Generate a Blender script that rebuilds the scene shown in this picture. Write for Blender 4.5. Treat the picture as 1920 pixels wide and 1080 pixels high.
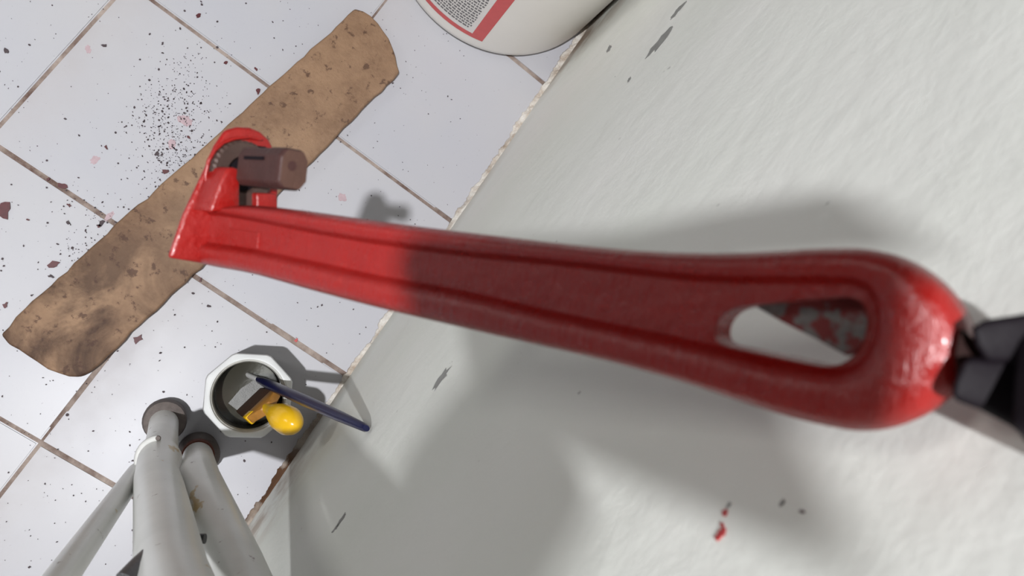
import bpy, bmesh, math, random
from mathutils import Vector, Matrix
from mathutils.geometry import tessellate_polygon
random.seed(7)
for o in list(bpy.data.objects):
    bpy.data.objects.remove(o)
SC = bpy.context.scene
COL = SC.collection

# ------------------------------------------------------------------ camera
# world: X towards the painted wall, Y along it, Z up; metres; floor tiles 0.2 m
FPX = 1480.0
CR = Vector((0.7861792426, 0.5237309117, 0.3280672653))      # camera right
CD = Vector((0.5756584956, -0.8137208833, -0.0804712411))    # camera down
CF = Vector((0.2248099084, 0.2521195278, -0.9412206164))     # camera forward
CP = Vector((0.09440751, 0.15791694, 0.82853099))
XW = 0.1976                                                   # wall plane
T = 0.2
cam_d = bpy.data.cameras.new('camera')
cam = bpy.data.objects.new('camera', cam_d)
COL.objects.link(cam)
m = Matrix((CR, -CD, -CF)).transposed().to_4x4()
m.translation = CP
cam.matrix_world = m
cam_d.sensor_width = 36.0
cam_d.lens = FPX * 36.0 / 1920.0
cam_d.clip_start = 0.005
cam_d.dof.use_dof = True
cam_d.dof.focus_distance = 0.70
cam_d.dof.aperture_fstop = 20.0
SC.camera = cam

# ------------------------------------------------------------------ light
world = bpy.data.worlds.new('world')
SC.world = world
world.use_nodes = True
bg = world.node_tree.nodes['Background']
bg.inputs[0].default_value = (1.0, 0.96, 0.88, 1)
bg.inputs[1].default_value = 0.09
LP = Vector((-0.11, -0.185, 2.0))
ld = bpy.data.lights.new('ceiling_bulb', 'POINT')
ld.energy = 156.0
ld.color = (0.975, 0.98, 1.0)
ld.shadow_soft_size = 0.017
lamp = bpy.data.objects.new('ceiling_bulb', ld)
lamp.location = LP
COL.objects.link(lamp)
# weaker second light from the left, its source unseen
wd = bpy.data.lights.new('left_side_light', 'AREA')
wd.shape = 'RECTANGLE'; wd.size = 0.4; wd.size_y = 0.5
wd.energy = 5.8
wd.color = (1.0, 0.99, 0.95)
side_lamp = bpy.data.objects.new('left_side_light', wd)
side_lamp.location = (-1.75, -0.25, 1.45)
side_lamp.rotation_euler = (Vector((0.15, 0.25, 0.45)) - Vector(side_lamp.location)).to_track_quat('-Z', 'Y').to_euler()
COL.objects.link(side_lamp)
SC.view_settings.view_transform = 'Standard'
SC.view_settings.look = 'None'
SC.view_settings.gamma = 1.0
SC.view_settings.use_curve_mapping = False
SC.view_settings.exposure = 0.08


# ------------------------------------------------------------------ helpers
def ray(x, y):
    return CF + CR * ((x - 960) / FPX) + CD * ((y - 540) / FPX)


def at(x, y, d):
    return CP + ray(x, y) * d


def on_floor(x, y, z=0.0):
    r = ray(x, y)
    return CP + r * ((z - CP.z) / r.z)


def on_wall(x, y, X=XW):
    r = ray(x, y)
    return CP + r * ((X - CP.x) / r.x)


def tag(o, label=None, cat=None, group=None, kind=None):
    if label: o['label'] = label
    if cat: o['category'] = cat
    if group: o['group'] = group
    if kind: o['kind'] = kind
    return o


def empty(name, loc):
    o = bpy.data.objects.new(name, None)
    COL.objects.link(o)
    o.location = loc
    o.empty_display_size = 0.02
    return o


def link(name, me, mat, parent=None, smooth=False):
    o = bpy.data.objects.new(name, me)
    COL.objects.link(o)
    if mat and not me.materials:
        me.materials.append(mat)
    if smooth:
        for p in me.polygons:
            p.use_smooth = True
    if parent is not None:
        o.parent = parent
        o.matrix_parent_inverse = Matrix.Translation(-Vector(parent.location))
    return o


def mesh(name, verts, faces):
    me = bpy.data.meshes.new(name)
    me.from_pydata([tuple(v) for v in verts], [], faces)
    me.validate()
    bm = bmesh.new(); bm.from_mesh(me)
    bmesh.ops.recalc_face_normals(bm, faces=bm.faces)
    bm.to_mesh(me); bm.free()
    return me


def build(name, verts, faces, mat, parent=None, smooth=False, bevel=0, seg=2, auto=None):
    me = mesh(name, verts, faces)
    if bevel:
        bm = bmesh.new(); bm.from_mesh(me)
        bmesh.ops.remove_doubles(bm, verts=bm.verts, dist=1e-7)
        es = [e for e in bm.edges if len(e.link_faces) == 2 and e.calc_face_angle() > 0.35]
        bmesh.ops.bevel(bm, geom=es, offset=bevel, segments=seg, affect='EDGES', profile=0.5)
        bm.to_mesh(me); bm.free()
    o = link(name, me, mat, parent, smooth)
    if auto:
        me.set_sharp_from_angle(angle=math.radians(auto))
    return o


def prism(name, pts, ax, h, mat, parent=None, bevel=0, seg=2, smooth=False, auto=None):
    """closed polygon of 3D points pushed along the vector ax from h[0] to h[1]"""
    n = len(pts)
    v = [p + ax * h[0] for p in pts] + [p + ax * h[1] for p in pts]
    f = [tuple(range(n))[::-1], tuple(range(n, 2 * n))]
    f += [(i, (i + 1) % n, n + (i + 1) % n, n + i) for i in range(n)]
    return build(name, v, f, mat, parent, smooth, bevel, seg, auto)


def frame_of(d):
    d = d.normalized()
    a = Vector((0, 0, 1)) if abs(d.z) < 0.9 else Vector((1, 0, 0))
    u = d.cross(a).normalized()
    return u, d.cross(u).normalized()


def tube(name, pts, rad, mat, parent=None, seg=20, sx=1.0, cap=True, updir=None):
    """swept tube through pts with a radius per point"""
    n = len(pts)
    V, Fc = [], []
    if not isinstance(rad, (list, tuple)):
        rad = [rad] * n
    for i, p in enumerate(pts):
        d = (pts[min(i + 1, n - 1)] - pts[max(i - 1, 0)]).normalized()
        if updir is not None:
            v = (updir - d * updir.dot(d)).normalized(); u = d.cross(v)
        else:
            u, v = frame_of(d)
        for k in range(seg):
            t = 2 * math.pi * k / seg
            V.append(p + u * math.cos(t) * rad[i] * sx + v * math.sin(t) * rad[i])
    for i in range(n - 1):
        for k in range(seg):
            k2 = (k + 1) % seg
            Fc.append((i * seg + k, i * seg + k2, (i + 1) * seg + k2, (i + 1) * seg + k))
    if cap:
        Fc.append(tuple(range(seg))[::-1]); Fc.append(tuple((n - 1) * seg + k for k in range(seg)))
    o = build(name, V, Fc, mat, parent, True)
    o.data.set_sharp_from_angle(angle=math.radians(50))
    return o


def lathe(name, prof, center, mat, parent=None, seg=64, caps=(True, True), auto=40):
    V, Fc = [], []
    n = len(prof)
    for i, (r, z) in enumerate(prof):
        for k in range(seg):
            t = 2 * math.pi * k / seg
            V.append(Vector((center[0] + r * math.cos(t), center[1] + r * math.sin(t), center[2] + z)))
    for i in range(n - 1):
        for k in range(seg):
            k2 = (k + 1) % seg
            Fc.append((i * seg + k, i * seg + k2, (i + 1) * seg + k2, (i + 1) * seg + k))
    if caps[0]: Fc.append(tuple(range(seg))[::-1])
    if caps[1]: Fc.append(tuple((n - 1) * seg + k for k in range(seg)))
    o = build(name, V, Fc, mat, parent, True)
    o.data.set_sharp_from_angle(angle=math.radians(auto))
    return o


# ------------------------------------------------------------------ materials
class NT:
    def __init__(self, name):
        self.m = bpy.data.materials.new(name)
        self.m.use_nodes = True
        self.t = self.m.node_tree
        self.b = self.t.nodes['Principled BSDF']
        self.tc = self.t.nodes.new('ShaderNodeTexCoord')

    def n(self, kind, **kw):
        nd = self.t.nodes.new(kind)
        for k, v in kw.items():
            if k.startswith('i_'):
                key = k[2:]
                nd.inputs[int(key) if key.isdigit() else key.replace('_', ' ')].default_value = v
            else:
                setattr(nd, k, v)
        return nd

    def l(self, a, b):
        self.t.links.new(a, b)

    def coords(self, scale=(1, 1, 1), rot=(0, 0, 0), src='Object'):
        mp = self.n('ShaderNodeMapping')
        mp.inputs['Scale'].default_value = scale
        mp.inputs['Rotation'].default_value = rot
        self.l(self.tc.outputs[src], mp.inputs['Vector'])
        return mp.outputs[0]

    def noise(self, scale, detail=4, rough=0.55, vec=None, dist=0.0):
        nd = self.n('ShaderNodeTexNoise')
        nd.inputs['Scale'].default_value = scale
        nd.inputs['Detail'].default_value = detail
        nd.inputs['Roughness'].default_value = rough
        nd.inputs['Distortion'].default_value = dist
        self.l(vec if vec is not None else self.tc.outputs['Object'], nd.inputs['Vector'])
        return nd.outputs['Fac']

    def ramp(self, fac, a, b, ca=(0, 0, 0, 1), cb=(1, 1, 1, 1)):
        r = self.n('ShaderNodeValToRGB')
        r.color_ramp.elements[0].position = a; r.color_ramp.elements[0].color = ca
        r.color_ramp.elements[1].position = b; r.color_ramp.elements[1].color = cb
        self.l(fac, r.inputs[0])
        return r.outputs[0]

    def mix(self, fac, a, b, mode='MIX'):
        mx = self.n('ShaderNodeMix', data_type='RGBA', blend_type=mode)
        if isinstance(fac, (int, float)): mx.inputs[0].default_value = fac
        else: self.l(fac, mx.inputs[0])
        for i, c in ((6, a), (7, b)):
            if isinstance(c, tuple): mx.inputs[i].default_value = c if len(c) == 4 else c + (1,)
            else: self.l(c, mx.inputs[i])
        return mx.outputs[2]

    def math(self, op, a, b=0.0):
        nd = self.n('ShaderNodeMath', operation=op)
        for i, c in ((0, a), (1, b)):
            if isinstance(c, (int, float)): nd.inputs[i].default_value = c
            else: self.l(c, nd.inputs[i])
        return nd.outputs[0]

    def sep(self, src='Object'):
        nd = self.n('ShaderNodeSeparateXYZ')
        self.l(self.tc.outputs[src], nd.inputs[0])
        return nd.outputs

    def color(self, c):
        if isinstance(c, tuple): self.b.inputs['Base Color'].default_value = c if len(c) == 4 else c + (1,)
        else: self.l(c, self.b.inputs['Base Color'])

    def set(self, rough=None, spec=None, metal=None, coat=None, coat_rough=None):
        for k, v in (('Roughness', rough), ('Specular IOR Level', spec), ('Metallic', metal),
                     ('Coat Weight', coat), ('Coat Roughness', coat_rough)):
            if v is None: continue
            if isinstance(v, (int, float)): self.b.inputs[k].default_value = v
            else: self.l(v, self.b.inputs[k])

    def bump(self, h, strength=0.3, dist=0.001):
        b = self.n('ShaderNodeBump')
        b.inputs['Strength'].default_value = strength
        b.inputs['Distance'].default_value = dist
        self.l(h, b.inputs['Height'])
        self.l(b.outputs[0], self.b.inputs['Normal'])


def plain(name, c, rough=0.5, spec=0.5, metal=0.0, var=0.12, scale=60, bump=0.15):
    k = NT(name)
    f = k.noise(scale, 4)
    dark = tuple(x * (1 - var) for x in c); lite = tuple(min(1, x * (1 + var)) for x in c)
    k.color(k.mix(f, dark, lite))
    k.set(rough, spec, metal)
    if bump: k.bump(k.noise(scale * 6, 3), bump, 0.0006)
    return k.m


def mat_tile():
    k = NT('glazed_white_tile')
    base = k.mix(k.ramp(k.noise(5, 3), 0.35, 0.7), (0.405, 0.405, 0.438), (0.435, 0.428, 0.442))
    # pinkish dust film on the side away from the wall
    s = k.sep()
    far = k.math('MULTIPLY', k.math('SUBTRACT', 0.06, s[0]), 6.0)
    fm = k.n('ShaderNodeClamp'); k.l(far, fm.inputs[0])
    dust = k.math('MULTIPLY', k.ramp(k.noise(14, 6, 0.65), 0.28, 0.62), fm.outputs[0])
    c = k.mix(k.math('MULTIPLY', dust, 0.9), base, (0.345, 0.295, 0.275))
    pink = k.math('MULTIPLY', k.ramp(k.noise(22, 5, 0.7), 0.62, 0.74), fm.outputs[0])
    c = k.mix(k.math('MULTIPLY', pink, 0.4), c, (0.55, 0.30, 0.32))
    sp = k.ramp(k.noise(330, 3, 0.7), 0.685, 0.715)
    c = k.mix(k.math('MULTIPLY', sp, 0.55), c, (0.16, 0.13, 0.15))
    k.color(c)
    k.set(k.math('ADD', 0.36, k.math('MULTIPLY', dust, 0.35)), 0.3)
    k.bump(k.noise(25, 2), 0.05, 0.001)
    return k.m


def mat_wall():
    k = NT('chalky_wall_paint')
    base = k.mix(k.ramp(k.noise(6, 4), 0.3, 0.7), (0.80, 0.825, 0.77), (0.86, 0.865, 0.83))
    s = k.sep()
    low = k.n('ShaderNodeMapRange'); low.inputs[1].default_value = 0.0; low.inputs[2].default_value = 0.05
    low.inputs[3].default_value = 1.0; low.inputs[4].default_value = 0.0
    k.l(s[2], low.inputs[0])
    streak = k.noise(9, 5, 0.6, k.coords((1, 1, 0.25)))
    st = k.math('MULTIPLY', k.ramp(streak, 0.40, 0.62), low.outputs[0])
    c = k.mix(k.math('MULTIPLY', st, 0.55), base, (0.36, 0.27, 0.17))
    for y0_, y1_ in ((0.15, 0.08), (0.57, 0.66)):       # brown damp stains in two stretches of the wall's foot
        my = k.n('ShaderNodeMapRange'); k.l(s[1], my.inputs[0])
        my.inputs[1].default_value = y0_; my.inputs[2].default_value = y1_
        mz = k.n('ShaderNodeMapRange'); k.l(s[2], mz.inputs[0])
        mz.inputs[1].default_value = 0.16; mz.inputs[2].default_value = 0.02
        bs = k.math('MULTIPLY', k.math('MULTIPLY', my.outputs[0], mz.outputs[0]), k.ramp(k.noise(24, 4, 0.6), 0.36, 0.6))
        c = k.mix(k.math('MULTIPLY', bs, 0.8), c, (0.28, 0.16, 0.08))
    # scuffs and grey chips, long along the wall
    sc_ = k.ramp(k.noise(210, 3, 0.6, k.coords((1, 0.8, 0.5))), 0.74, 0.77)
    c = k.mix(k.math('MULTIPLY', sc_, 0.6), c, (0.33, 0.33, 0.31))
    k.color(c)
    k.set(0.75, 0.25)
    h = k.math('ADD', k.noise(45, 5, 0.6), k.math('MULTIPLY', k.noise(9, 3, 0.5), 1.6))
    k.bump(h, 0.35, 0.0018)
    return k.m


A_ = Vector((0.5246, 0.1350, 0.8406)); N_ = (Vector((-0.05, -0.05, 0.25)) - A_ * Vector((-0.05, -0.05, 0.25)).dot(A_)).normalized(); B_ = N_.cross(A_)


def mat_red():
    k = NT('fresh_red_enamel')
    f = k.noise(70, 4)
    c = k.mix(f, (0.225, 0.0045, 0.0035), (0.28, 0.008, 0.006))
    k.color(c)
    # brushed coat: fine ridges and matt patches where the paint has flashed off
    matt = k.ramp(k.noise(120, 4, 0.6), 0.40, 0.60)
    k.set(k.math('ADD', 0.27, k.math('MULTIPLY', matt, 0.14)), 0.55, 0, 0.05, 0.08)
    # brush ridges run across the handle: coordinates along the handle's axis and across it
    dots = []
    for ax, sc in ((A_, 1500.0), (B_, 260.0), (N_, 260.0)):
        d = k.n('ShaderNodeVectorMath', operation='DOT_PRODUCT')
        k.l(k.tc.outputs['Object'], d.inputs[0]); d.inputs[1].default_value = ax * sc
        dots.append(d.outputs['Value'])
    cb = k.n('ShaderNodeCombineXYZ')
    for a, b in zip(dots, cb.inputs): k.l(a, b)
    h = k.math('ADD', k.noise(1.0, 3, 0.6, cb.outputs[0]), k.math('MULTIPLY', k.noise(160, 4, 0.6), 1.2))
    k.bump(h, 0.5, 0.0010)
    return k.m


def mat_chipped():
    k = NT('chipped_raw_casting')
    f = k.ramp(k.noise(170, 3, 0.6), 0.46, 0.52)
    g = k.mix(k.noise(700, 3), (0.10, 0.095, 0.10), (0.30, 0.28, 0.27))
    k.color(k.mix(f, g, (0.20, 0.03, 0.03)))
    k.set(0.7, 0.4)
    k.bump(k.noise(500, 3), 0.5, 0.0008)
    return k.m


def mat_board():
    k = NT('stained_brown_fibreboard')
    b = k.mix(k.ramp(k.noise(22, 6, 0.65), 0.36, 0.64), (0.15, 0.08, 0.046), (0.275, 0.165, 0.098))
    b = k.mix(k.math('MULTIPLY', k.noise(260, 4, 0.7), 0.45), b, (0.33, 0.22, 0.135))
    # spilled dark stain towards the near end
    s = k.sep()
    near = k.n('ShaderNodeMapRange'); k.l(s[1], near.inputs[0])
    near.inputs[1].default_value = 0.30; near.inputs[2].default_value = 0.10
    st = k.math('MULTIPLY', k.ramp(k.noise(17, 5, 0.6, None, 0.6), 0.40, 0.60), near.outputs[0])
    b = k.mix(k.math('MULTIPLY', st, 0.9), b, (0.032, 0.013, 0.008))
    sp = k.ramp(k.noise(85, 5, 0.65), 0.575, 0.64)
    b = k.mix(k.math('MULTIPLY', sp, 0.75), b, (0.06, 0.027, 0.018))
    k.color(b)
    k.set(0.6, 0.35)
    k.bump(k.noise(180, 6, 0.7), 0.7, 0.0015)
    return k.m


def mat_leg():
    k = NT('worn_white_enamel_tube')
    b = k.mix(k.ramp(k.noise(18, 4), 0.3, 0.7), (0.66, 0.67, 0.64), (0.78, 0.785, 0.76))
    ch = k.ramp(k.noise(34, 4, 0.6, k.coords((1, 1, 0.5))), 0.665, 0.69)
    b = k.mix(ch, b, (0.50, 0.37, 0.17))
    rs = k.ramp(k.noise(120, 4, 0.6), 0.68, 0.73)
    b = k.mix(rs, b, (0.10, 0.05, 0.04))
    k.color(b)
    k.set(0.3, 0.5)
    k.bump(k.noise(60, 3), 0.15, 0.001)
    return k.m


def mat_label():
    k = NT('printed_label')
    k.color(k.mix(k.noise(200, 2), (0.68, 0.65, 0.63), (0.76, 0.73, 0.71)))
    k.set(0.45, 0.4)
    return k.m


def mat_grout():
    k = NT('dirty_grout')
    k.color(k.mix(k.ramp(k.noise(22, 5, 0.7), 0.35, 0.68), (0.09, 0.05, 0.04), (0.38, 0.32, 0.28)))
    k.set(0.9, 0.2)
    k.bump(k.noise(300, 4), 0.4, 0.001)
    return k.m


def mat_bead():
    k = NT('crumbly_corner_mortar')
    c = k.mix(k.ramp(k.noise(60, 5, 0.7), 0.35, 0.62), (0.42, 0.34, 0.27), (0.72, 0.69, 0.64))
    s = k.sep()
    m1 = k.n('ShaderNodeMapRange'); k.l(s[1], m1.inputs[0])
    m1.inputs[1].default_value = 0.17; m1.inputs[2].default_value = 0.10
    c = k.mix(k.math('MULTIPLY', k.ramp(k.noise(30, 4), 0.38, 0.52), m1.outputs[0]), c, (0.11, 0.055, 0.03))
    k.color(c)
    k.set(0.9, 0.2)
    k.bump(k.noise(400, 5, 0.7), 0.7, 0.0015)
    return k.m


M = dict(tile=mat_tile(), wall=mat_wall(), red=mat_red(), chipped=mat_chipped(), board=mat_board(), leg=mat_leg(),
         label=mat_label(), grout=mat_grout(), bead=mat_bead(),
         jaw=plain('maroon_primer_steel', (0.045, 0.017, 0.015), 0.55, 0.4, 0.0, 0.35, 110, 0.4),
         jawend=plain('worn_brown_steel', (0.075, 0.036, 0.026), 0.55, 0.4, 0.0, 0.3, 140, 0.4),
         nut=plain('bare_grey_brown_steel', (0.07, 0.042, 0.035), 0.4, 0.5, 0.3, 0.3, 160, 0.3),
         black=plain('black_rubber', (0.005, 0.003, 0.005), 0.6, 0.15, 0, 0.2, 80, 0.2),
         darkbrown=plain('rusty_dark_metal', (0.016, 0.006, 0.005), 0.7, 0.1, 0.0, 0.4, 150, 0.3),
         cap=plain('grey_rubber_foot', (0.12, 0.10, 0.092), 0.7, 0.3, 0, 0.5, 160, 0.4),
         rust=plain('rusty_band', (0.13, 0.045, 0.03), 0.8, 0.3, 0, 0.5, 200, 0.4),
         jar=plain('white_plastic_jar', (0.66, 0.67, 0.67), 0.35, 0.5, 0, 0.05, 50, 0.05),
         jarin=plain('paint_smeared_plastic', (0.055, 0.05, 0.035), 0.35, 0.5, 0, 0.5, 90, 0.3),
         liquid=plain('murky_thinner', (0.03, 0.027, 0.018), 0.08, 0.6, 0, 0.25, 60, 0.02),
         blue=plain('navy_lacquer', (0.004, 0.005, 0.036), 0.3, 0.5, 0, 0.25, 90, 0.05),
         white=plain('white_paint', (0.60, 0.60, 0.58), 0.5, 0.4, 0, 0.15, 150, 0.4),
         yellow=plain('yellow_plastic', (0.72, 0.42, 0.012), 0.22, 0.5, 0, 0.12, 70, 0.03),
         bristle=plain('dark_wet_bristles', (0.055, 0.022, 0.010), 0.6, 0.3, 0, 0.5, 300, 0.6),
         amber=plain('stained_yellow_ferrule', (0.33, 0.15, 0.03), 0.4, 0.4, 0, 0.45, 120, 0.2),
         pail=plain('white_pail_plastic', (0.82, 0.79, 0.74), 0.38, 0.45, 0, 0.05, 14, 0.03),
         lred=plain('label_red_print', (0.58, 0.085, 0.085), 0.45, 0.4, 0, 0.1, 120, 0.0),
         ink=plain('label_grey_ink', (0.16, 0.155, 0.16), 0.6, 0.3, 0, 0.2, 100, 0.0),
         flake=plain('dark_red_paint_flake', (0.075, 0.013, 0.016), 0.5, 0.4, 0, 0.4, 300, 0.2),
         flake_red=plain('bright_red_paint_drop', (0.42, 0.02, 0.02), 0.3, 0.5, 0, 0.15, 300, 0.1),
         speck=plain('dark_specks', (0.06, 0.045, 0.05), 0.7, 0.3, 0, 0.5, 500, 0.0),
         chipgrey=plain('grey_bare_plaster', (0.30, 0.30, 0.29), 0.8, 0.2, 0, 0.3, 200, 0.3),
         film=plain('painted_reflection_grey', (0.12, 0.118, 0.11), 0.4, 0.4, 0, 0.5, 220, 0.3),  # grey for the reflection painted on the jar's liquid
         thread=plain('smeared_white_thread', (0.50, 0.50, 0.47), 0.4, 0.4, 0, 0.35, 160, 0.3),
         smear=plain('thin_pink_smear', (0.40, 0.30, 0.32), 0.6, 0.3, 0, 0.2, 220, 0.1),
         screen=plain('dark_phone_glass', (0.01, 0.01, 0.012), 0.1, 0.5, 0, 0.1, 50, 0.0),
         skin=plain('skin', (0.42, 0.22, 0.15), 0.5, 0.4, 0, 0.12, 60, 0.1),
         cloth=plain('dark_cloth', (0.03, 0.035, 0.05), 0.9, 0.2, 0, 0.3, 300, 0.4),
         steel=plain('dark_clip_steel', (0.05, 0.05, 0.052), 0.3, 0.5, 0.5, 0.5, 200, 0.2))

# ------------------------------------------------------------------ setting
floor = build('floor', [(-2.8, -1.8, -0.012), (XW, -1.8, -0.012), (XW, 2.2, -0.012), (-2.8, 2.2, -0.012),
                        (-2.8, -1.8, -0.0015), (XW, -1.8, -0.0015), (XW, 2.2, -0.0015), (-2.8, 2.2, -0.0015)],
              [(0, 1, 2, 3), (4, 5, 6, 7), (0, 1, 5, 4), (1, 2, 6, 5), (2, 3, 7, 6), (3, 0, 4, 7)], M['grout'])
tag(floor, 'floor of square white glazed tiles with dirty brown grout joints', 'floor', kind='structure')


def tile_mesh(w, d):
    g = 0.0018
    bm = bmesh.new()
    bmesh.ops.create_cube(bm, size=1)
    for v in bm.verts:
        v.co = Vector((g + (v.co.x + .5) * (w - 2 * g), g + (v.co.y + .5) * (d - 2 * g), -0.006 + (v.co.z + .5) * 0.006))
    es = [e for e in bm.edges if all(v.co.z > -0.001 for v in e.verts)]
    bmesh.ops.bevel(bm, geom=es, offset=0.0012, segments=2, affect='EDGES')
    me = bpy.data.meshes.new('tile'); bm.to_mesh(me); bm.free()
    me.materials.append(M['tile'])
    return me


tm = tile_mesh(T, T)
for i in range(-13, 1):
    for j in range(-8, 10):
        t = bpy.data.objects.new('tile', tm if i < 0 else tm)
        COL.objects.link(t)
        t.parent = floor
        t.location = (i * T - 0.0012 * (i == 0), j * T, random.uniform(-0.0003, 0.0))
        t.rotation_euler = (random.uniform(-.0015, .0015), random.uniform(-.0015, .0015), 0)

wall = build('wall_right', [(XW, -1.2, -0.012), (XW + 0.12, -1.2, -0.012), (XW + 0.12, 2.2, -0.012), (XW, 2.2, -0.012),
                            (XW, -1.2, 2.5), (XW + 0.12, -1.2, 2.5), (XW + 0.12, 2.2, 2.5), (XW, 2.2, 2.5)],
             [(0, 1, 2, 3), (4, 5, 6, 7), (0, 1, 5, 4), (1, 2, 6, 5), (2, 3, 7, 6), (3, 0, 4, 7)], M['wall'])
tag(wall, 'pale green-white painted wall with scuffs beside the tiled floor', 'wall', kind='structure')

# crumbly mortar bead in the corner of floor and wall
V, Fc = [], []
N = 1500
rb = random.Random(3)
wv = 0.0; hv = 0.0
for i in range(N):
    y = -0.9 + 2.6 * i / (N - 1)
    wv = wv * 0.8 + rb.gauss(0, .0007); hv = hv * 0.8 + rb.gauss(0, .0008)
    w = 0.0048 + wv + 0.0012 * math.sin(y * 23) + 0.0008 * math.sin(y * 71)
    h = 0.0055 + hv + 0.002 * math.sin(y * 17 + 1)
    w = max(.0015, w); h = max(.002, h)
    V += [(XW - w, y, -0.001), (XW - w * 0.8, y, 0.0008 + 0.0006 * rb.random()), (XW - w * 0.4, y, h * 0.3 + 0.0008 * rb.random()),
          (XW - 0.0008, y, h), (XW + 0.004, y, h), (XW + 0.004, y, -0.001)]
for i in range(N - 1):
    for k in range(6):
        Fc.append((i * 6 + k, i * 6 + (k + 1) % 6, (i + 1) * 6 + (k + 1) % 6, (i + 1) * 6 + k))
Fc += [(0, 1, 2, 3, 4, 5), tuple((N - 1) * 6 + k for k in range(6))]
tag(build('trim_1', V, Fc, M['bead'], smooth=True), 'crumbly brown stained mortar bead along foot of wall', 'trim', kind='structure')


def ragged(cx, cy, a, b, ang, seed, n=13, jag=0.35):
    r = random.Random(seed)
    out = []
    for i in range(n):
        t = 2 * math.pi * i / n
        k = 1 + r.uniform(-jag, jag)
        x, y = a * k * math.cos(t), b * k * math.sin(t)
        out.append((cx + x * math.cos(ang) - y * math.sin(ang), cy + x * math.sin(ang) + y * math.cos(ang)))
    return out


# chips in the wall paint and red spots, thin proud or bare patches of the wall
for k, (x, y, L_, w_, ang, mt) in enumerate([(1238, 78, 34, 5, -0.9, 'chipgrey'), (1272, 20, 20, 3, -0.85, 'chipgrey'), (1142, 92, 9, 3, -1.0, 'chipgrey'),
                                             (828, 710, 26, 5, -0.95, 'chipgrey'), (1352, 1002, 14, 6, -0.8, 'flake_red'), (1360, 962, 7, 4, -1, 'flake_red'),
                                             (1367, 948, 6, 2.5, -1, 'chipgrey'), (1505, 960, 5, 3, 0, 'flake'), (1467, 944, 7, 3, -1, 'chipgrey'),
                                             (640, 975, 14, 2, -1.0, 'chipgrey'), (630, 990, 10, 1.5, -0.9, 'chipgrey'), (1180, 150, 6, 2, -1, 'chipgrey'),
                                             (1355, 985, 5, 3, 1.3, 'flake_red')]):
    q = [on_wall(px, py) for px, py in ragged(x, y, L_, w_, ang, k + 5, 15)]
    q = [Vector((XW, p.y, p.z)) for p in q]
    prism('paint_spot' if 'flake' in mt else 'paint_chip', q, Vector((-1, 0, 0)), (-0.001, 0.0003), M[mt], wall)

# ------------------------------------------------------------------ pipe wrench
WH = at(400, 440, 0.262)          # head
WE = at(1640, 635, 0.128)         # loop of the handle
A = (WE - WH).normalized()
Nn = (CP - (WH + WE) / 2)
Nn = (Nn - A * Nn.dot(A)).normalized()
Nn = (Matrix.Rotation(math.radians(4), 3, A) @ Nn).normalized()
B = Nn.cross(A).normalized()      # towards the jaw side


def wp(x, y, h=0.0):
    """pixel -> point on the wrench's front face, lifted h along its normal"""
    r = ray(x, y)
    o = WH + Nn * h
    return CP + r * ((o - CP).dot(Nn) / r.dot(Nn))


wrench = empty('pipe_wrench', WH)
tag(wrench, 'freshly painted glossy red pipe wrench hanging head down by the wall', 'wrench')


def resample(pts, n):
    ln = [0]
    for i in range(1, len(pts)):
        ln.append(ln[-1] + (pts[i] - pts[i - 1]).length)
    out = []
    for k in range(n):
        t = ln[-1] * k / n
        i = 1
        while i < len(ln) - 1 and ln[i] < t: i += 1
        f = (t - ln[i - 1]) / max(1e-9, ln[i] - ln[i - 1])
        out.append(pts[i - 1].lerp(pts[i], f))
    return out


def smooth_loop(pts, n, closed_range):
    for _ in range(n):
        q = [p.copy() for p in pts]
        for i in closed_range:
            pts[i] = q[i - 1] * 0.25 + q[i] * 0.5 + q[(i + 1) % len(q)] * 0.25
    return pts


O_top = [(348, 398), (400, 388), (452, 384), (520, 391), (650, 410), (767, 426), (856, 437), (1012, 456), (1169, 472), (1300, 478), (1380, 477), (1467, 470), (1560, 466)]
O_end = [(1560, 466), (1600, 466), (1644, 471), (1702, 494), (1747, 529), (1782, 569), (1802, 609), (1807, 649), (1796, 693), (1773, 738), (1733, 773), (1680, 800), (1613, 811), (1560, 805)]
O_bot = [(1560, 805), (1490, 789), (1422, 769), (1333, 737), (1244, 707), (1106, 670), (981, 642), (825, 606), (689, 574), (572, 543), (456, 510), (385, 498), (323, 483)]
O_lef = [(323, 483), (333, 445), (348, 398)]
I_top = [(352, 398), (393, 396), (456, 407), (572, 430), (689, 450), (860, 473), (1012, 487), (1169, 504), (1294, 519), (1422, 522), (1540, 521)]
I_end = [(1540, 521), (1595, 522), (1628, 537), (1643, 565), (1647, 605), (1637, 650), (1612, 688), (1580, 704), (1545, 706)]
I_bot = [(1545, 706), (1422, 684), (1333, 659), (1200, 630), (1012, 590), (860, 553), (689, 522), (572, 495), (456, 471), (400, 462), (349, 455)]
I_lef = [(349, 455), (344, 428), (352, 398)]
cnt = (60, 36, 60, 8)
OO, II = [], []
for segs, dst in (((O_top, O_end, O_bot, O_lef), OO), ((I_top, I_end, I_bot, I_lef), II)):
    for s, c in zip(segs, cnt):
        dst += resample([wp(*p) for p in s], c)
n = len(OO)
OO = smooth_loop(OO, 4, range(6, 152)); II = smooth_loop(II, 4, range(0, n))
HT, WB = 0.0062, 0.0030            # half thickness of rim, depth of the recess below the crest
cen = [(II[i] + II[(n - 30 - i) % n]) / 2 for i in range(n)]
V, Fc = [], []
prof_f = [(0.0, 0.00, -1.0), (0.0, 0.02, -0.55), (0.08, 0.0, -0.25), (0.22, 0.0, -0.06), (0.42, 0, 0.0), (0.75, 0, -0.02), (0.95, 0, -0.12)]
IW = []
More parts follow.
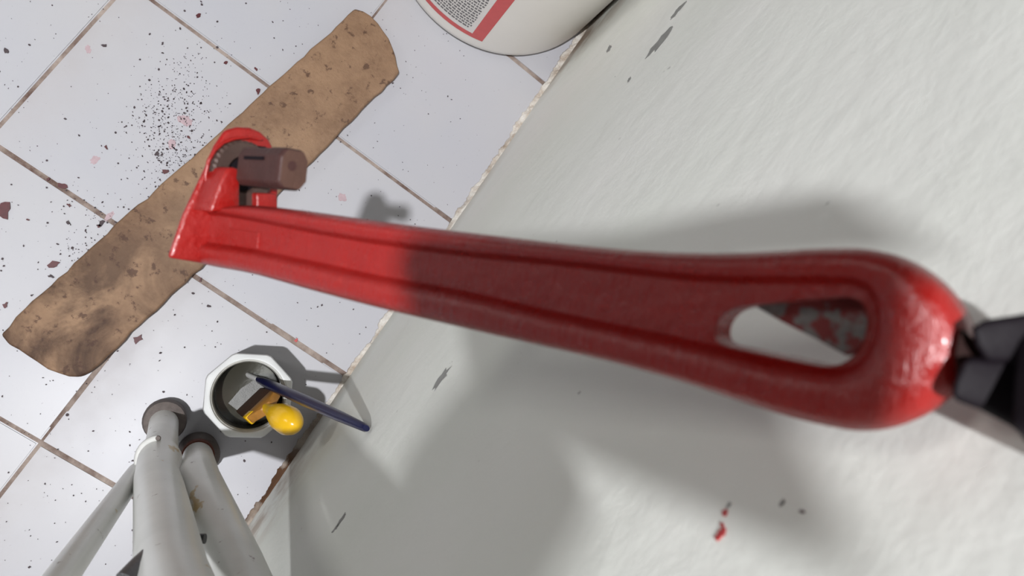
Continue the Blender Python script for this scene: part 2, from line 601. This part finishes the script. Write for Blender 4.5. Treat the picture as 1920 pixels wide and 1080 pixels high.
for i in range(n):
    tg = (II[(i + 1) % n] - II[i - 1]).normalized()
    inn = tg.cross(Nn)
    if inn.dot(II[i] - OO[i]) < 0: inn = -inn
    IW.append(II[i] + inn * 0.0011 - Nn * WB)
sect = 0
for i in range(n):
    o, q = OO[i], II[i]
    d = q - o
    row = [o + d * a - d.normalized() * b_ * 0.02 + Nn * c * HT for a, b_, c in prof_f]
    row += [q + Nn * (-0.45 * HT) * 0.6, IW[i]]
    back = [p - Nn * 2 * (HT + (p - WH).dot(Nn)) for p in row]
    row = back[::-1] + row[1:]
    sect = len(row)
    V += row
for i in range(n):
    i2 = (i + 1) % n
    for k in range(sect - 1):
        Fc.append((i * sect + k, i * sect + k + 1, i2 * sect + k + 1, i2 * sect + k))
handle = build('handle', V, Fc, M['red'], wrench, True, auto=60)

Hpx = [(1343, 645), (1339, 622), (1352, 592), (1378, 576), (1450, 568), (1540, 560), (1600, 556), (1622, 566), (1630, 600), (1618, 645), (1594, 677), (1556, 690), (1467, 671)]
Hp = [wp(x, y, -WB) for x, y in Hpx]
Hs = resample(Hp + [Hp[0]], 52)
Hs = smooth_loop(Hs, 2, range(52))
hn = len(Hs)
# the web of the I-section with the hanging hole
tri = tessellate_polygon([IW, Hs])
backlift = -Nn * 2 * (HT - WB)
V = IW + Hs
nn = len(V)
V = V + [p + backlift for p in V]
Fc = [tuple(t) for t in tri] + [tuple(nn + k for k in t[::-1]) for t in tri]
web = build('web', V, Fc, M['red'], wrench)
V = []
for p in Hs: V += [p + Nn * 0.0003, p - Nn * 0.0006, p + backlift]
Fc = []
for i in range(hn):
    i2 = (i + 1) % hn
    for k in range(2): Fc.append((i * 3 + k, i * 3 + k + 1, i2 * 3 + k + 1, i2 * 3 + k))
build('hole_edge', V, Fc, M['red'], web, True)
# raw chipped casting inside the hanging hole
cp = [wp(x, y, -0.0095) for x, y in ((1418, 574), (1470, 604), (1530, 634), (1592, 668), (1640, 640), (1650, 560), (1560, 535), (1430, 545))]
prism('chipped_casting', cp, Nn, (-0.002, 0.001), M['chipped'], web, 0.0004)['label'] = 'chipped grey and red raw casting in the hole'
# raised plate near the head
pl = [wp(x, y, -WB) for x, y in ((432, 428), (488, 437), (485, 466), (430, 456))]
prism('raised_plate', pl, Nn, (-0.0005, 0.0006), M['red'], web, 0.0002)

# head: everything round the nut stands square to the handle's axis
P0 = wp(398, 394, -0.003)


def hp(x, y, d=0.0):
    """pixel -> point on a plane square to the handle's axis, d along the axis"""
    r = ray(x, y)
    o = P0 + A * d
    return CP + r * ((o - CP).dot(A) / r.dot(A))


def hprism(name, px, d0, d1, mt, par, bev=0.0008, dref=None):
    q = [hp(x, y, d1 if dref is None else dref) for x, y in px]
    ref = d1 if dref is None else dref
    return prism(name, q, A, (d0 - ref, d1 - ref), M[mt], par, bev, 3, True, 40)


yoke = [(318, 484), (346, 402), (366, 360), (386, 318), (404, 274), (424, 244), (446, 238), (470, 239), (490, 247), (506, 262), (516, 282), (524, 330), (522, 391), (450, 392), (400, 497)]
housing = hprism('head_housing', yoke, -0.0035, -0.001, 'red', wrench, 0.0012)
# glossy wet bead along the collar
bead = [(394, 376), (387, 352), (386, 326), (391, 302), (402, 282), (418, 268), (438, 260), (465, 257), (490, 262)]
tube('collar_bead', [hp(x, y, 0.0002) for x, y in bead], [0.0004, .0006, .0007, .0007, .0007, .0006, .0006, .0005, .0004], M['red'], housing, 10)
po = [(394, 398), (412, 346), (426, 316), (436, 313), (451, 318), (450, 392)]
hprism('post', po, -0.002, 0.0105, 'red', housing, 0.0009)
hprism('lug', [(482, 362), (520, 363), (522, 396), (482, 392)], -0.002, 0.006, 'red', housing, 0.0008)
# knurled nut
nc = hp(452, 327, 0.0006)
sc_ = (hp(452, 263, 0.0006) - nc).length
V, Fc = [], []
K = 72
for k in range(K):
    t = 2 * math.pi * k / K
    d = B * math.cos(t) + Nn * math.sin(t)
    ro = sc_ * (0.97 if k % 2 else 1.0); ri = sc_ * 0.50
    q0, q1 = nc - A * 0.0015, nc + A * 0.0022
    V += [q0 + d * ri, q0 + d * ro, q1 + d * ro - A * 0.0008, q1 + d * (ro - 0.0008), q1 + d * (ri + .0006), q1 + d * ri - A * 0.0008]
for k in range(K):
    k2 = (k + 1) % K
    for j in range(6): Fc.append((k * 6 + j, k * 6 + (j + 1) % 6, k2 * 6 + (j + 1) % 6, k2 * 6 + j))
tag(build('adjusting_nut', V, Fc, M['nut'], wrench, False), 'bare grey-brown steel nut ring')
vo = [(424, 300), (450, 270), (500, 275), (500, 385), (440, 388)]
hprism('jaw_slot', vo, 0.0, 0.0012, 'black', housing, 0.0003)
# shank
e0 = hp(551, 318, 0.036)
hw = (hp(553, 276, 0.036) - hp(553, 360, 0.036)).length / 2
ln_ = 0.0255
V = []
ring = []
for (bx_, nx_) in ((-1, -0.55), (-0.55, -1), (0.55, -1), (1, -0.6), (1, 0.55), (0.6, 0.95), (-0.7, 1.0), (-1, 0.65)):
    ring.append(B * bx_ * hw * 0.94 + Nn * nx_ * 0.0052)
sh = []
for s_, k_ in ((-ln_, 0.96), (-0.010, 0.97), (-0.0085, 1.0), (-0.0012, 1.0), (0, 0.9)):
    sh.append([e0 + A * s_ + r_ * k_ for r_ in ring])
for r_ in sh: V += r_
Fc = [tuple(range(8))[::-1], tuple(4 * 8 + k for k in range(8))]
for i in range(4):
    for k in range(8): Fc.append((i * 8 + k, i * 8 + (k + 1) % 8, (i + 1) * 8 + (k + 1) % 8, (i + 1) * 8 + k))
shank = build('jaw_shank', V, Fc, M['jaw'], wrench, False, 0.0006, 2)
tag(shank, 'matt maroon steel shank of the movable jaw')
V = [p + A * 0.0002 for p in sh[4]]
prism('end_face', V, A, (-0.0003, 0.0002), M['jawend'], shank, 0.0001)
dc = e0 + A * 0.0003 + B * hw * 0.15 + Nn * 0.001
prism('dimple', [dc + (B * math.cos(t) + Nn * math.sin(t)) * 0.0016 for t in [k * math.pi / 6 for k in range(12)]], A, (0, 0.0002), M['jaw'], shank)
g0 = e0 - A * 0.021 + B * hw * 0.30 + Nn * 0.0051
prism('groove', [g0, g0 + A * 0.0115, g0 + A * 0.0115 + B * 0.0011, g0 + B * 0.0011], Nn, (-0.0005, 0.0002), M['black'], shank)

# ------------------------------------------------------------------ dark hook on the wall
hook = empty('wall_hook', on_wall(1900, 680))
tag(hook, 'dark two-pronged wall hook gripping the end of the red handle', 'hook')
vd = ray(1870, 690).normalized()


def slab(name, px, d0, d1, mt, par, bev=0.001):
    q = [at(x, y, (d0 + d1) / 2) for x, y in px]
    return prism(name, q, vd, (-(d1 - d0) / 2, (d1 - d0) / 2), M[mt], par, bev, 3, True, 50)


slab('upper_prong', [(1821, 622), (1829, 608), (1848, 601), (1925, 589), (2010, 575), (2010, 690), (1850, 682), (1830, 650)], 0.1155, 0.1225, 'black', hook, 0.0012)
slab('lower_prong', [(1792, 712), (1784, 748), (1838, 767), (1908, 804), (1930, 840), (2010, 900), (2010, 672), (1850, 672), (1812, 668)], 0.1160, 0.1235, 'black', hook, 0.0012)
slab('grip_pad', [(1800, 612), (1830, 640), (1862, 690), (1840, 740), (1796, 730), (1790, 660)], 0.1195, 0.1240, 'darkbrown', hook, 0.0008)
wq = [Vector((XW + 0.002, p.y, p.z)) for p in [on_wall(x, y) for x, y in ((2010, 680), (2080, 680), (2080, 900), (2010, 900))]]
cx_ = sum((p for p in wq), Vector()) / 4
prism('back_plate', wq, Vector((-1, 0, 0)), (0, 0.016), M['black'], hook, 0.001)

# ------------------------------------------------------------------ board
bpx = [(2, 628), (40, 583), (120, 510), (240, 400), (380, 275), (520, 148), (640, 40), (664, 15), (690, 24), (715, 48), (733, 78), (746, 118), (748, 138),
       (700, 183), (590, 298), (480, 402), (370, 508), (260, 610), (180, 690), (160, 706), (132, 709), (95, 695), (50, 668), (18, 645)]
BT = 0.012
bo = [on_floor(x, y, BT) for x, y in bpx]
org = Vector((sum(p.x for p in bo) / len(bo), sum(p.y for p in bo) / len(bo), 0.0002))
rr = random.Random(11)
bo = resample(bo + [bo[0]], 110)
bo = [Vector((p.x + rr.gauss(0, .0005), p.y + rr.gauss(0, .0005), 0.0002)) for p in bo]
board = prism('fibre_board_strip', bo, Vector((0, 0, 1)), (0, BT - .0002), M['board'], None, 0.0022, 2, True, 50)
tag(board, 'long brown fibreboard strip with rounded ends and dark stains on tiles', 'board')

# ------------------------------------------------------------------ white pail
pc = (0.0640, 0.697, 0.0)
pail = empty('plastic_pail', pc)
tag(pail, 'large white plastic pail with red bordered label against the wall', 'pail')
PH = 0.36


def pr(z): return 0.1285 + 0.0025 * z / PH


lathe('body', [(0.112, 0.0), (0.119, 0.0012), (0.1245, 0.0045), (0.1277, 0.010), (pr(.018), 0.018), (pr(PH), PH), (pr(PH) - 0.003, PH), (pr(.02) - 0.003, 0.012), (0.02, 0.010)], pc, M['pail'], pail, 96)
lathe('rim', [(pr(PH), PH - 0.03), (pr(PH) + .003, PH - 0.03), (pr(PH) + .003, PH + .002), (pr(PH) - .004, PH + .002), (pr(PH) - .004, PH - 0.01)], pc, M['pail'], pail, 96, (False, False))


def on_pail(x, y, off=0.0):
    r = ray(x, y)
    best = None
    t = 0.2
    while t < 1.2:
        p = CP + r * t
        z = p.z
        if 0 <= z <= PH and math.hypot(p.x - pc[0], p.y - pc[1]) < pr(z): break
        t += 0.0005
    return math.atan2(p.y - pc[1], p.x - pc[0]), p.z


def pail_patch(name, corners, mt, off, par, nu=24, nv=4):
    """quad in (angle, z) wrapped on the pail, with its own thickness"""
    (a0, z0), (a1, z1), (a2, z2), (a3, z3) = corners
    V, Fc = [], []
    for lay in (off - 0.0004, off):
        for j in range(nv + 1):
            for i in range(nu + 1):
                u, v = i / nu, j / nv
                a = (a0 * (1 - u) + a1 * u) * (1 - v) + (a3 * (1 - u) + a2 * u) * v
                z = (z0 * (1 - u) + z1 * u) * (1 - v) + (z3 * (1 - u) + z2 * u) * v
                r = pr(z) + lay
                V.append((pc[0] + r * math.cos(a), pc[1] + r * math.sin(a), z))
    L0 = (nu + 1) * (nv + 1)
    for j in range(nv):
        for i in range(nu):
            q = (j * (nu + 1) + i, j * (nu + 1) + i + 1, (j + 1) * (nu + 1) + i + 1, (j + 1) * (nu + 1) + i)
            Fc.append(tuple(L0 + k for k in q)); Fc.append(q[::-1])
    return build(name, V, Fc, M[mt], par, True)


aR, zB = on_pail(886, 62)
aL = aR - 1.55
zT = 0.27
aR2, _ = on_pail(903, 68)
lab = pail_patch('label', [(aL, zB), (aR, zB), (aR, zT), (aL, zT)], 'label', 0.0004, pail)
pail_patch('label_side_band', [(aR, zB - 0.008), (aR2 + 0.03, zB - 0.008), (aR2 + 0.03, zT), (aR, zT)], 'lred', 0.0005, lab, 6)
pail_patch('label_lower_band', [(aL, zB - 0.008), (aR, zB - 0.008), (aR, zB), (aL, zB)], 'lred', 0.0005, lab)
# lines of fine unreadable print: rows of short ink dashes
V, Fc = [], []
rp = random.Random(2)
zz = zB + 0.008
while zz < 0.25:
    a = aL + 0.05
    while a < aR - 0.05:
        w = rp.uniform(0.010, 0.035)
        a2 = min(a + w, aR - 0.04)
        b0 = len(V)
        for lay in (0.0003, 0.00065):
            for (aa, z_) in ((a, zz), (a2, zz), (a2, zz + 0.0026), (a, zz + 0.0026)):
                r = pr(z_) + lay
                V.append((pc[0] + r * math.cos(aa), pc[1] + r * math.sin(aa), z_))
        Fc += [(b0 + 4, b0 + 5, b0 + 6, b0 + 7), (b0, b0 + 1, b0 + 5, b0 + 4), (b0 + 1, b0 + 2, b0 + 6, b0 + 5), (b0 + 2, b0 + 3, b0 + 7, b0 + 6), (b0 + 3, b0, b0 + 4, b0 + 7)]
        a = a2 + 0.008
    zz += 0.0052
tag(build('fine_print', V, Fc, M['ink'], lab), kind='stuff')

# ------------------------------------------------------------------ octagonal jar
JH = 0.098
jc = on_floor(466, 742, JH)
jc.z = 0
jar = empty('octagonal_jar', jc)
tag(jar, 'white octagonal plastic jar of thinner holding two brushes', 'jar')
RO = 0.0395
rot0 = math.radians(8)
V, Fc = [], []
oct_ = [(rot0 + k * math.pi / 4) for k in range(8)]
SEG = 64


def octr(t, r):
    d = (t - rot0) % (math.pi / 4) - math.pi / 8
    return r * math.cos(math.pi / 8) / math.cos(d)


rows = [(RO * .92, 0.0, 1), (RO * .97, 0.003, 1), (RO, 0.012, 1), (RO * 1.0, JH - 0.006, 1), (RO * .97, JH - 0.001, .9), (RO * 0.93, JH, 0.7), (RO * .84, JH + .001, 0.15), (RO * .80, JH + 0.0005, 0)]
for r, z, k in rows:
    for s_ in range(SEG):
        t = 2 * math.pi * s_ / SEG
        rr_ = octr(t, r) * k + r * (1 - k)
        V.append(jc + Vector((math.cos(t) * rr_, math.sin(t) * rr_, z)))
for i in range(len(rows) - 1):
    for s_ in range(SEG):
        s2 = (s_ + 1) % SEG
        Fc.append((i * SEG + s_, i * SEG + s2, (i + 1) * SEG + s2, (i + 1) * SEG + s_))
Fc.append(tuple(range(SEG))[::-1])
build('body', V, Fc, M['jar'], jar, True, auto=25)
lathe('thread_ring', [(RO * .815, JH + .0006), (RO * .80, JH - 0.001), (RO * .785, JH - 0.0015), (RO * .785, JH - 0.003), (RO * .765, JH - .0035), (RO * .765, JH - 0.0055), (RO * .745, JH - 0.007), (RO * .745, JH - .012)], (jc.x, jc.y, 0), M['thread'], jar, 64, (False, False))
lathe('lining', [(RO * .744, JH - 0.010), (RO * .742, JH - 0.012), (RO * .74, 0.02), (0.002, 0.018)], (jc.x, jc.y, 0), M['jarin'], jar, 64, (False, True))
lathe('thinner', [(RO * .738, 0.019), (RO * .738, 0.052), (0.001, 0.0521)], (jc.x, jc.y, 0), M['liquid'], jar, 48)

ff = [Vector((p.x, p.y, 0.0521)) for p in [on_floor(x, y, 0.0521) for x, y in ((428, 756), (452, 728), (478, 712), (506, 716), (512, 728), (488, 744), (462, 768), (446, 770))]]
prism('reflection_streak', ff, Vector((0, 0, 1)), (-0.0005, 0.0004), M['film'], jar)  # pale streak laid on the thinner, a reflection put into colour

# navy brush leaning out of the jar onto the wall
bt = on_wall(687, 803, XW - 0.004)
bq = on_floor(487, 713, 0.078)
bd = (bt - bq)
nb = empty('navy_brush', bq)
tag(nb, 'thin navy blue paintbrush leaning from the jar against the wall', 'brush')
up = CF.cross(bd).normalized()
tube('handle_stick', [bq, bq + bd * .12, bq + bd * .5, bq + bd * .8, bq + bd * .985, bt], [0.0042, 0.0060, 0.0062, 0.0054, 0.0040, 0.0028], M['blue'], nb, 12, 0.75)
tube('white_ferrule', [bq - bd * .24, bq - bd * .1, bq + bd * .02], [0.003, 0.0036, 0.0037], M['white'], nb, 12, 0.7)
rs = random.Random(5)
for k in range(16):
    f = rs.uniform(.08, .92)
    c = bq + bd * f
    n_ = (CP - c).normalized()
    c = c + n_ * 0.0050 + up * rs.uniform(-.002, .002)
    u_, v_ = frame_of(n_)
    s_ = rs.uniform(.0005, .0011)
    prism('paint_dot', [c + (u_ * math.cos(t) * 1.5 + v_ * math.sin(t)) * s_ for t in [j * math.pi / 3 for j in range(6)]], n_, (-0.0016, 0.0002), M['white'], nb)

# yellow handled brush
y1 = on_floor(549, 794, 0.150)
y0 = on_floor(500, 765, 0.104)
yb = on_floor(462, 750, 0.035)
yd = (y1 - y0)
ybr = empty('yellow_brush', yb)
tag(ybr, 'short brush with bulbous yellow handle standing in the jar', 'brush')
tube('handle_bulb', [y0, y0 + yd * .16, y0 + yd * .35, y0 + yd * .6, y0 + yd * .85, y0 + yd * 1.0, y0 + yd * 1.1, y0 + yd * 1.16], [0.0045, 0.0055, 0.0085, 0.0118, 0.0122, 0.0098, 0.0060, 0.0015], M['yellow'], ybr, 24)
sdir = (on_floor(470, 790, 0.11) - on_floor(520, 742, 0.11)).normalized()
dn = (yb - y0).normalized()
yy = y0 + dn * 0.004
s1 = 0.0185
fl = [yy + sdir * s1, yy - sdir * s1 * .9, yy + dn * 0.028 - sdir * s1, yy + dn * 0.028 + sdir * s1]
pn = dn.cross(sdir).normalized()
prism('shoulder', [y0 - dn * .003 + sdir * .005, y0 - dn * .003 - sdir * .005, yy - sdir * s1 * .9 + dn * .006, yy + dn * .016 - sdir * s1 * .92, yy + dn * .016 + sdir * s1 * .92, yy + sdir * s1 * .95 + dn * .006], pn, (-0.004, 0.004), M['amber'], ybr, 0.0012, 2, True, 50)
prism('yellow_edge', [yy + sdir * s1 * .95 + dn * .005, yy + sdir * s1 * .45 + dn * .004, yy + sdir * s1 * .5 + dn * .015, yy + sdir * s1 * .96 + dn * .015], pn, (-0.0045, 0.0045), M['yellow'], ybr, 0.001, 2, True, 50)
prism('bristles', [yy + dn * .015 - sdir * s1 * .88, yy + dn * .015 + sdir * s1 * .88, yy + dn * .06 + sdir * s1 * .8, yy + dn * .06 - sdir * s1 * .8], pn, (-0.0035, 0.0035), M['bristle'], ybr, 0.001)

# ------------------------------------------------------------------ white tube legs (folded metal chair) leaning to the wall
chair = empty('folded_metal_chair', on_floor(340, 815))
tag(chair, 'worn white tubular metal chair legs with rubber feet beside the jar', 'chair')


def leg(fx, fy, p1, p2, r):
    f = on_floor(fx, fy, 0.012)
    d = (p2 - p1).normalized()
    top = p2 + d * 0.16
    tube('foot_cap', [f + Vector((0, 0, -0.0115)), f + Vector((0, 0, -0.008)), f + d * 0.010, f + d * 0.016, f + d * 0.018], [r * 1.20, r * 1.29, r * 1.29, r * 1.20, r * 0.9], M['cap'], chair, 28)
    return f, d, top


p1a, p1b = at(296, 900, .03 * FPX / 80), at(322, 1080, .03 * FPX / 131)
f1, d1, t1 = leg(308, 787, p1a, p1b, 0.015)
t1 = Vector((0.149, 0.076, 0.62)); t1b = Vector((0.165, 0.083, 0.98))
tube('leg', [f1, p1a * .3 + f1 * .7, p1a * .62 + f1 * .38, p1a * .74 + f1 * .26, p1a, p1b, t1, t1b], [0.0128, 0.0125, 0.0130, 0.0160, 0.0158, 0.0152, 0.0155, 0.0155], M['leg'], chair, 32)
p2a, p2b = at(372, 900, .03 * FPX / 80), at(440, 1060, .03 * FPX / 104)
f2, d2, t2 = leg(371, 848, p2a, p2b, 0.0145)
t2 = Vector((0.174, 0.062, 0.45)); t2b = Vector((0.178, 0.050, 0.98))
tube('leg', [f2, p2a * .5 + f2 * .5, p2a, p2b, t2, t2b], [0.0125, 0.0135, 0.0148, 0.0150, 0.0152, 0.0155], M['leg'], chair, 32)
tube('rust_band', [f2 + (p2a - f2) * .10, f2 + (p2a - f2) * .2], [0.0145, 0.0143], M['rust'], chair, 28)
b0_, b1_ = at(266, 872, .640), at(130, 1062, .37)
bdv = b1_ - b0_
tube('brace', [b0_, b0_ + bdv * .05, b0_ + bdv * .12, b1_, b1_ + bdv * .5], [0.004, 0.0058, 0.0070, 0.0072, 0.0072], M['leg'], chair, 24)
# flattened brace end curling round the leg
cc = p1a * .74 + f1 * .26
u_, v_ = frame_of(d1)
arc = []
for k in range(9):
    t = math.radians(150 + k * 20)
    e = (CR * math.cos(t) - CD * math.sin(t)); e = (e - d1 * e.dot(d1)).normalized()
    arc.append(cc + e * 0.0170 + d1 * (0.004))
arc = [cc + ((CR * math.cos(math.radians(a_)) - CD * math.sin(math.radians(a_)))).normalized() * 0.0172 for a_ in range(215, 90, -12)]
tube('brace_clip', arc, 0.0026, M['white'], chair, 10)
tube('rivet', [arc[-1] + (CP - arc[-1]).normalized() * .000, arc[-1] + (CP - arc[-1]).normalized() * .003], [0.0022, 0.0016], M['cap'], chair, 12)
k0, k1 = at(303, 1020, .360), at(236, 1088, .315)
tube('dark_clip', [k0, k0 + (k1 - k0) * .12, k0 + (k1 - k0) * .6, k1], [0.0022, 0.0042, 0.0046, 0.0044], M['steel'], chair, 16, 0.5)
s0 = at(370, 1010, .405)
tube('bolt', [s0, s0 + CR * 0.004], 0.0026, M['steel'], chair, 12)
# frame joining the two legs above the picture
tube('cross_bar', [t1b, (t1b + t2b) / 2 + d1 * .01, t2b], 0.0125, M['leg'], chair, 20)

# ------------------------------------------------------------------ flakes and specks
def flake(x, y, s, mt, lab, cat, grp, seed):
    p = on_floor(x, y)
    sz = s * 0.62 / 1850.0
    q = [Vector((a_, b_, 0.0004)) for a_, b_ in ragged(p.x, p.y, sz * .6, sz * .38, seed * 1.7, seed, 9, .45)]
    me_pts = q
    o = prism('paint_flake', me_pts, Vector((0, 0, 1)), (0, 0.0007), M[mt])
    tag(o, lab, cat, grp)
    return o


flake(555, 638, 12, 'flake_red', 'bright red paint drop on the grout line above the jar', 'paint drop', None, 3)
flake(258, 636, 24, 'flake', 'maroon paint flake beside the lower edge of the brown board', 'paint flake', None, 8)
flake(10, 394, 34, 'flake', 'largest dark maroon paint flake at the left edge of the floor', 'paint flake', None, 5)
flake(102, 496, 24, 'flake', 'maroon paint flake just above the board near its stained end', 'paint flake', None, 6)
small = [(12, 96, 12), (372, 30, 14), (199, 276, 10), (190, 420, 16), (130, 385, 10), (10, 572, 13), (96, 518, 12), (484, 172, 15), (310, 322, 20), (295, 288, 12),
         (116, 348, 22), (186, 424, 12), (195, 86, 12), (480, 130, 9), (424, 118, 10), (128, 418, 9), (90, 336, 8), (354, 258, 9), (305, 82, 8), (52, 412, 8), (376, 525, 9), (392, 574, 10)]
where = ['small dark flake at the left edge, on the topmost left tile', 'small red flake on the tile above the board, near the top edge',
         'tiny red flake in the middle of the large open tile', 'small maroon flake beside the grout line just left of the board',
         'small flake on the lower left grout line, left of the board', 'maroon flake at the left edge near the stained end of board',
         'small flake right below the larger maroon one near the board', 'small red flake where the upper grout line meets the board',
         'largest flake of the dusty patch left of the wrench head', 'dark flake in the dusty patch, just above its largest flake',
         'long reddish flake lying in the grout line left of the board', 'tiny flake at the grout line, nearest the left side of the board',
         'dark flake on the upper left tile, left of the dusty patch', 'tiny red flake along the upper grout line, nearer the board',
         'tiny red flake along the upper grout line, midway down', 'tiny dark flake under the lower left grout line, short of the board',
         'tiny flake just above the lower left grout line', 'tiny red flake amid the dusty patch left of the wrench head',
         'tiny dark flake near the top of the large open tile', 'tiny flake to the right of the largest maroon flake',
         'tiny flake on the grout line right below the wrench head', 'tiny dark flake on the tile between wrench head and jar']
for k, (x, y, s) in enumerate(small):
    flake(x, y, s, 'flake' if k % 3 else 'speck', where[k], 'paint flake', 'small paint flakes on the floor', 20 + k)

for k, (x, y, a_, b_) in enumerate(((348, 226, 15, 9), (322, 270, 10, 7), (178, 300, 9, 7), (642, 370, 9, 7), (165, 92, 8, 5), (205, 405, 12, 5))):
    q = [on_floor(px, py) for px, py in ragged(x, y, a_, b_, 0.5 + k, 60 + k, 17, .25)]
    prism('paint_smear', [Vector((p.x, p.y, 0)) for p in q], Vector((0, 0, 1)), (-0.0005, 0.0002), M['smear'], floor)

V, Fc = [], []
rs = random.Random(9)


def speck(x, y, s):
    p = on_floor(x, y)
    if p.x > XW - 0.012: return
    a = rs.uniform(0, 3.14); n_ = rs.choice((4, 5, 6)); b0 = len(V)
    el = rs.uniform(.4, 1)
    for lay in (0.0002, 0.0006):
        for k in range(n_):
            t = 2 * math.pi * k / n_ + rs.uniform(-.3, .3)
            u_, v_ = s * math.cos(t), s * el * math.sin(t)
            V.append((p.x + u_ * math.cos(a) - v_ * math.sin(a), p.y + u_ * math.sin(a) + v_ * math.cos(a), lay))
    Fc.append(tuple(b0 + n_ + k for k in range(n_)))
    for k in range(n_): Fc.append((b0 + k, b0 + (k + 1) % n_, b0 + n_ + (k + 1) % n_, b0 + n_ + k))


for _ in range(900): speck(rs.uniform(-80, 900), rs.uniform(-60, 1120), min(.0016, .00035 + rs.expovariate(1 / .00035)))
for _ in range(620):
    t = rs.random()
    speck(rs.gauss(345 - 45 * t, 42), rs.gauss(150 + 140 * t, 45), min(.0014, .0003 + rs.expovariate(1 / .0003)))
for _ in range(150): speck(rs.gauss(330, 25) , rs.gauss(290, 20), min(.0014, .0003 + rs.expovariate(1 / .0003)))
for _ in range(160): speck(rs.gauss(180, 45), rs.gauss(450, 50), min(.0014, .0003 + rs.expovariate(1 / .0003)))
tag(build('paint_dust', V, Fc, M['speck']), 'fine dark paint specks and dust scattered over the white tiles', 'dust', kind='stuff')

# ------------------------------------------------------------------ the photographer's phone, above the camera in the lamp's path
def cv(r, d, b):
    return CP + CR * r + CD * d - CF * b


HB = 0.10
ph = empty('smartphone', cv(0.025, 0.022, HB))
tag(ph, 'small black phone held up above the red wrench handle', 'phone')
q = []
for (cx, cy, a0) in ((0.054, 0.008, -90), (0.050, 0.046, 0), (0.005, 0.053, 90), (-0.007, 0.010, 180)):
    for k in range(7):
        t = math.radians(a0 + 15 * k)
        q.append(cv(cx + 0.007 * math.cos(t), cy + 0.007 * math.sin(t), HB))
prism('phone_body', q, -CF, (0, 0.008), M['black'], ph, 0.001)
q2 = [cv(0.026, 0.023, HB) + (p - cv(0.026, 0.023, HB)) * 0.93 for p in q]
prism('screen', q2, -CF, (0.008, 0.0083), M['screen'], ph)
prism('shadow_flap', [cv(0.048, 0.001, HB), cv(0.064, -0.0035, HB), cv(0.080, -0.0065, HB), cv(0.0805, 0.0065, HB), cv(0.050, 0.012, HB)], -CF, (0.001, 0.004), M['black'], ph, 0.0008)  # made-up flap, added to cast the upper corner of the wall shadow
prism('lens', [cv(0.0 + .005 * math.cos(k * math.pi / 8), 0.012 + .005 * math.sin(k * math.pi / 8), HB) for k in range(16)], CF, (0, 0.0012), M['steel'], ph)


def skin(name, chains, mat, parent=None, lv=2):
    """one continuous surface grown along connected joints: chains of (point, radius), later chains start on a joint index"""
    V, E, Rr = [], [], []
    for root, pts in chains:
        prev = root
        for p, r in pts:
            V.append(p); Rr.append(r)
            if prev is not None: E.append((prev, len(V) - 1))
            prev = len(V) - 1
    me = bpy.data.meshes.new(name)
    me.from_pydata([tuple(v) for v in V], E, [])
    o = link(name, me, mat, parent)
    md = o.modifiers.new('skin', 'SKIN')
    md.use_smooth_shade = True
    for i, r in enumerate(Rr):
        me.skin_vertices[0].data[i].radius = (r, r)
    me.skin_vertices[0].data[0].use_root = True
    ss = o.modifiers.new('sub', 'SUBSURF'); ss.levels = lv; ss.render_levels = lv
    return o


cv0 = cv


def cv(r, d, b):
    return cv0(r, d + 0.021, b)


arm = empty('person', cv(-0.20, 0.27, 0.21))
tag(arm, 'person in a dark sleeve reaching in, hand holding the phone', 'person')
body = [(None, [(cv(-0.22, 0.27, 0.21), 0.034), (cv(-0.14, 0.20, 0.17), 0.029), (cv(-0.060, 0.14, 0.135), 0.023), (cv(-0.028, 0.108, 0.118), 0.022),
                (cv(-0.012, 0.082, 0.110), 0.020)])]
fing = [((-0.020, 0.066), (-0.009, 0.050), (0.000, 0.038), (0.006, 0.031), 0.0074), ((-0.010, 0.060), (-0.001, 0.045), (0.007, 0.035), (0.013, 0.028), 0.0078),
        ((0.000, 0.058), (0.008, 0.045), (0.014, 0.036), (0.020, 0.028), 0.0076), ((0.007, 0.063), (0.014, 0.052), (0.020, 0.044), (0.025, 0.036), 0.0068)]
for a_, b_, c_, d_, r_ in fing:
    body.append((4, [(cv(*a_, 0.104), r_ * 1.1), (cv(*b_, 0.092), r_), (cv(*c_, 0.090), r_ * .93), (cv(*d_, 0.0915), r_ * .8)]))
body.append((3, [(cv(-0.006, 0.088, 0.126), 0.0110), (cv(0.006, 0.062, 0.130), 0.0098), (cv(0.014, 0.040, 0.124), 0.0090), (cv(0.016, 0.024, 0.118), 0.0080)]))
skin('hand_and_forearm', body, M['skin'], arm)
skin('sleeve', [(None, [(cv(-0.50, 0.46, 0.36), 0.062), (cv(-0.36, 0.37, 0.28), 0.054), (cv(-0.22, 0.28, 0.215), 0.044), (cv(-0.17, 0.242, 0.192), 0.040)])], M['cloth'], arm)
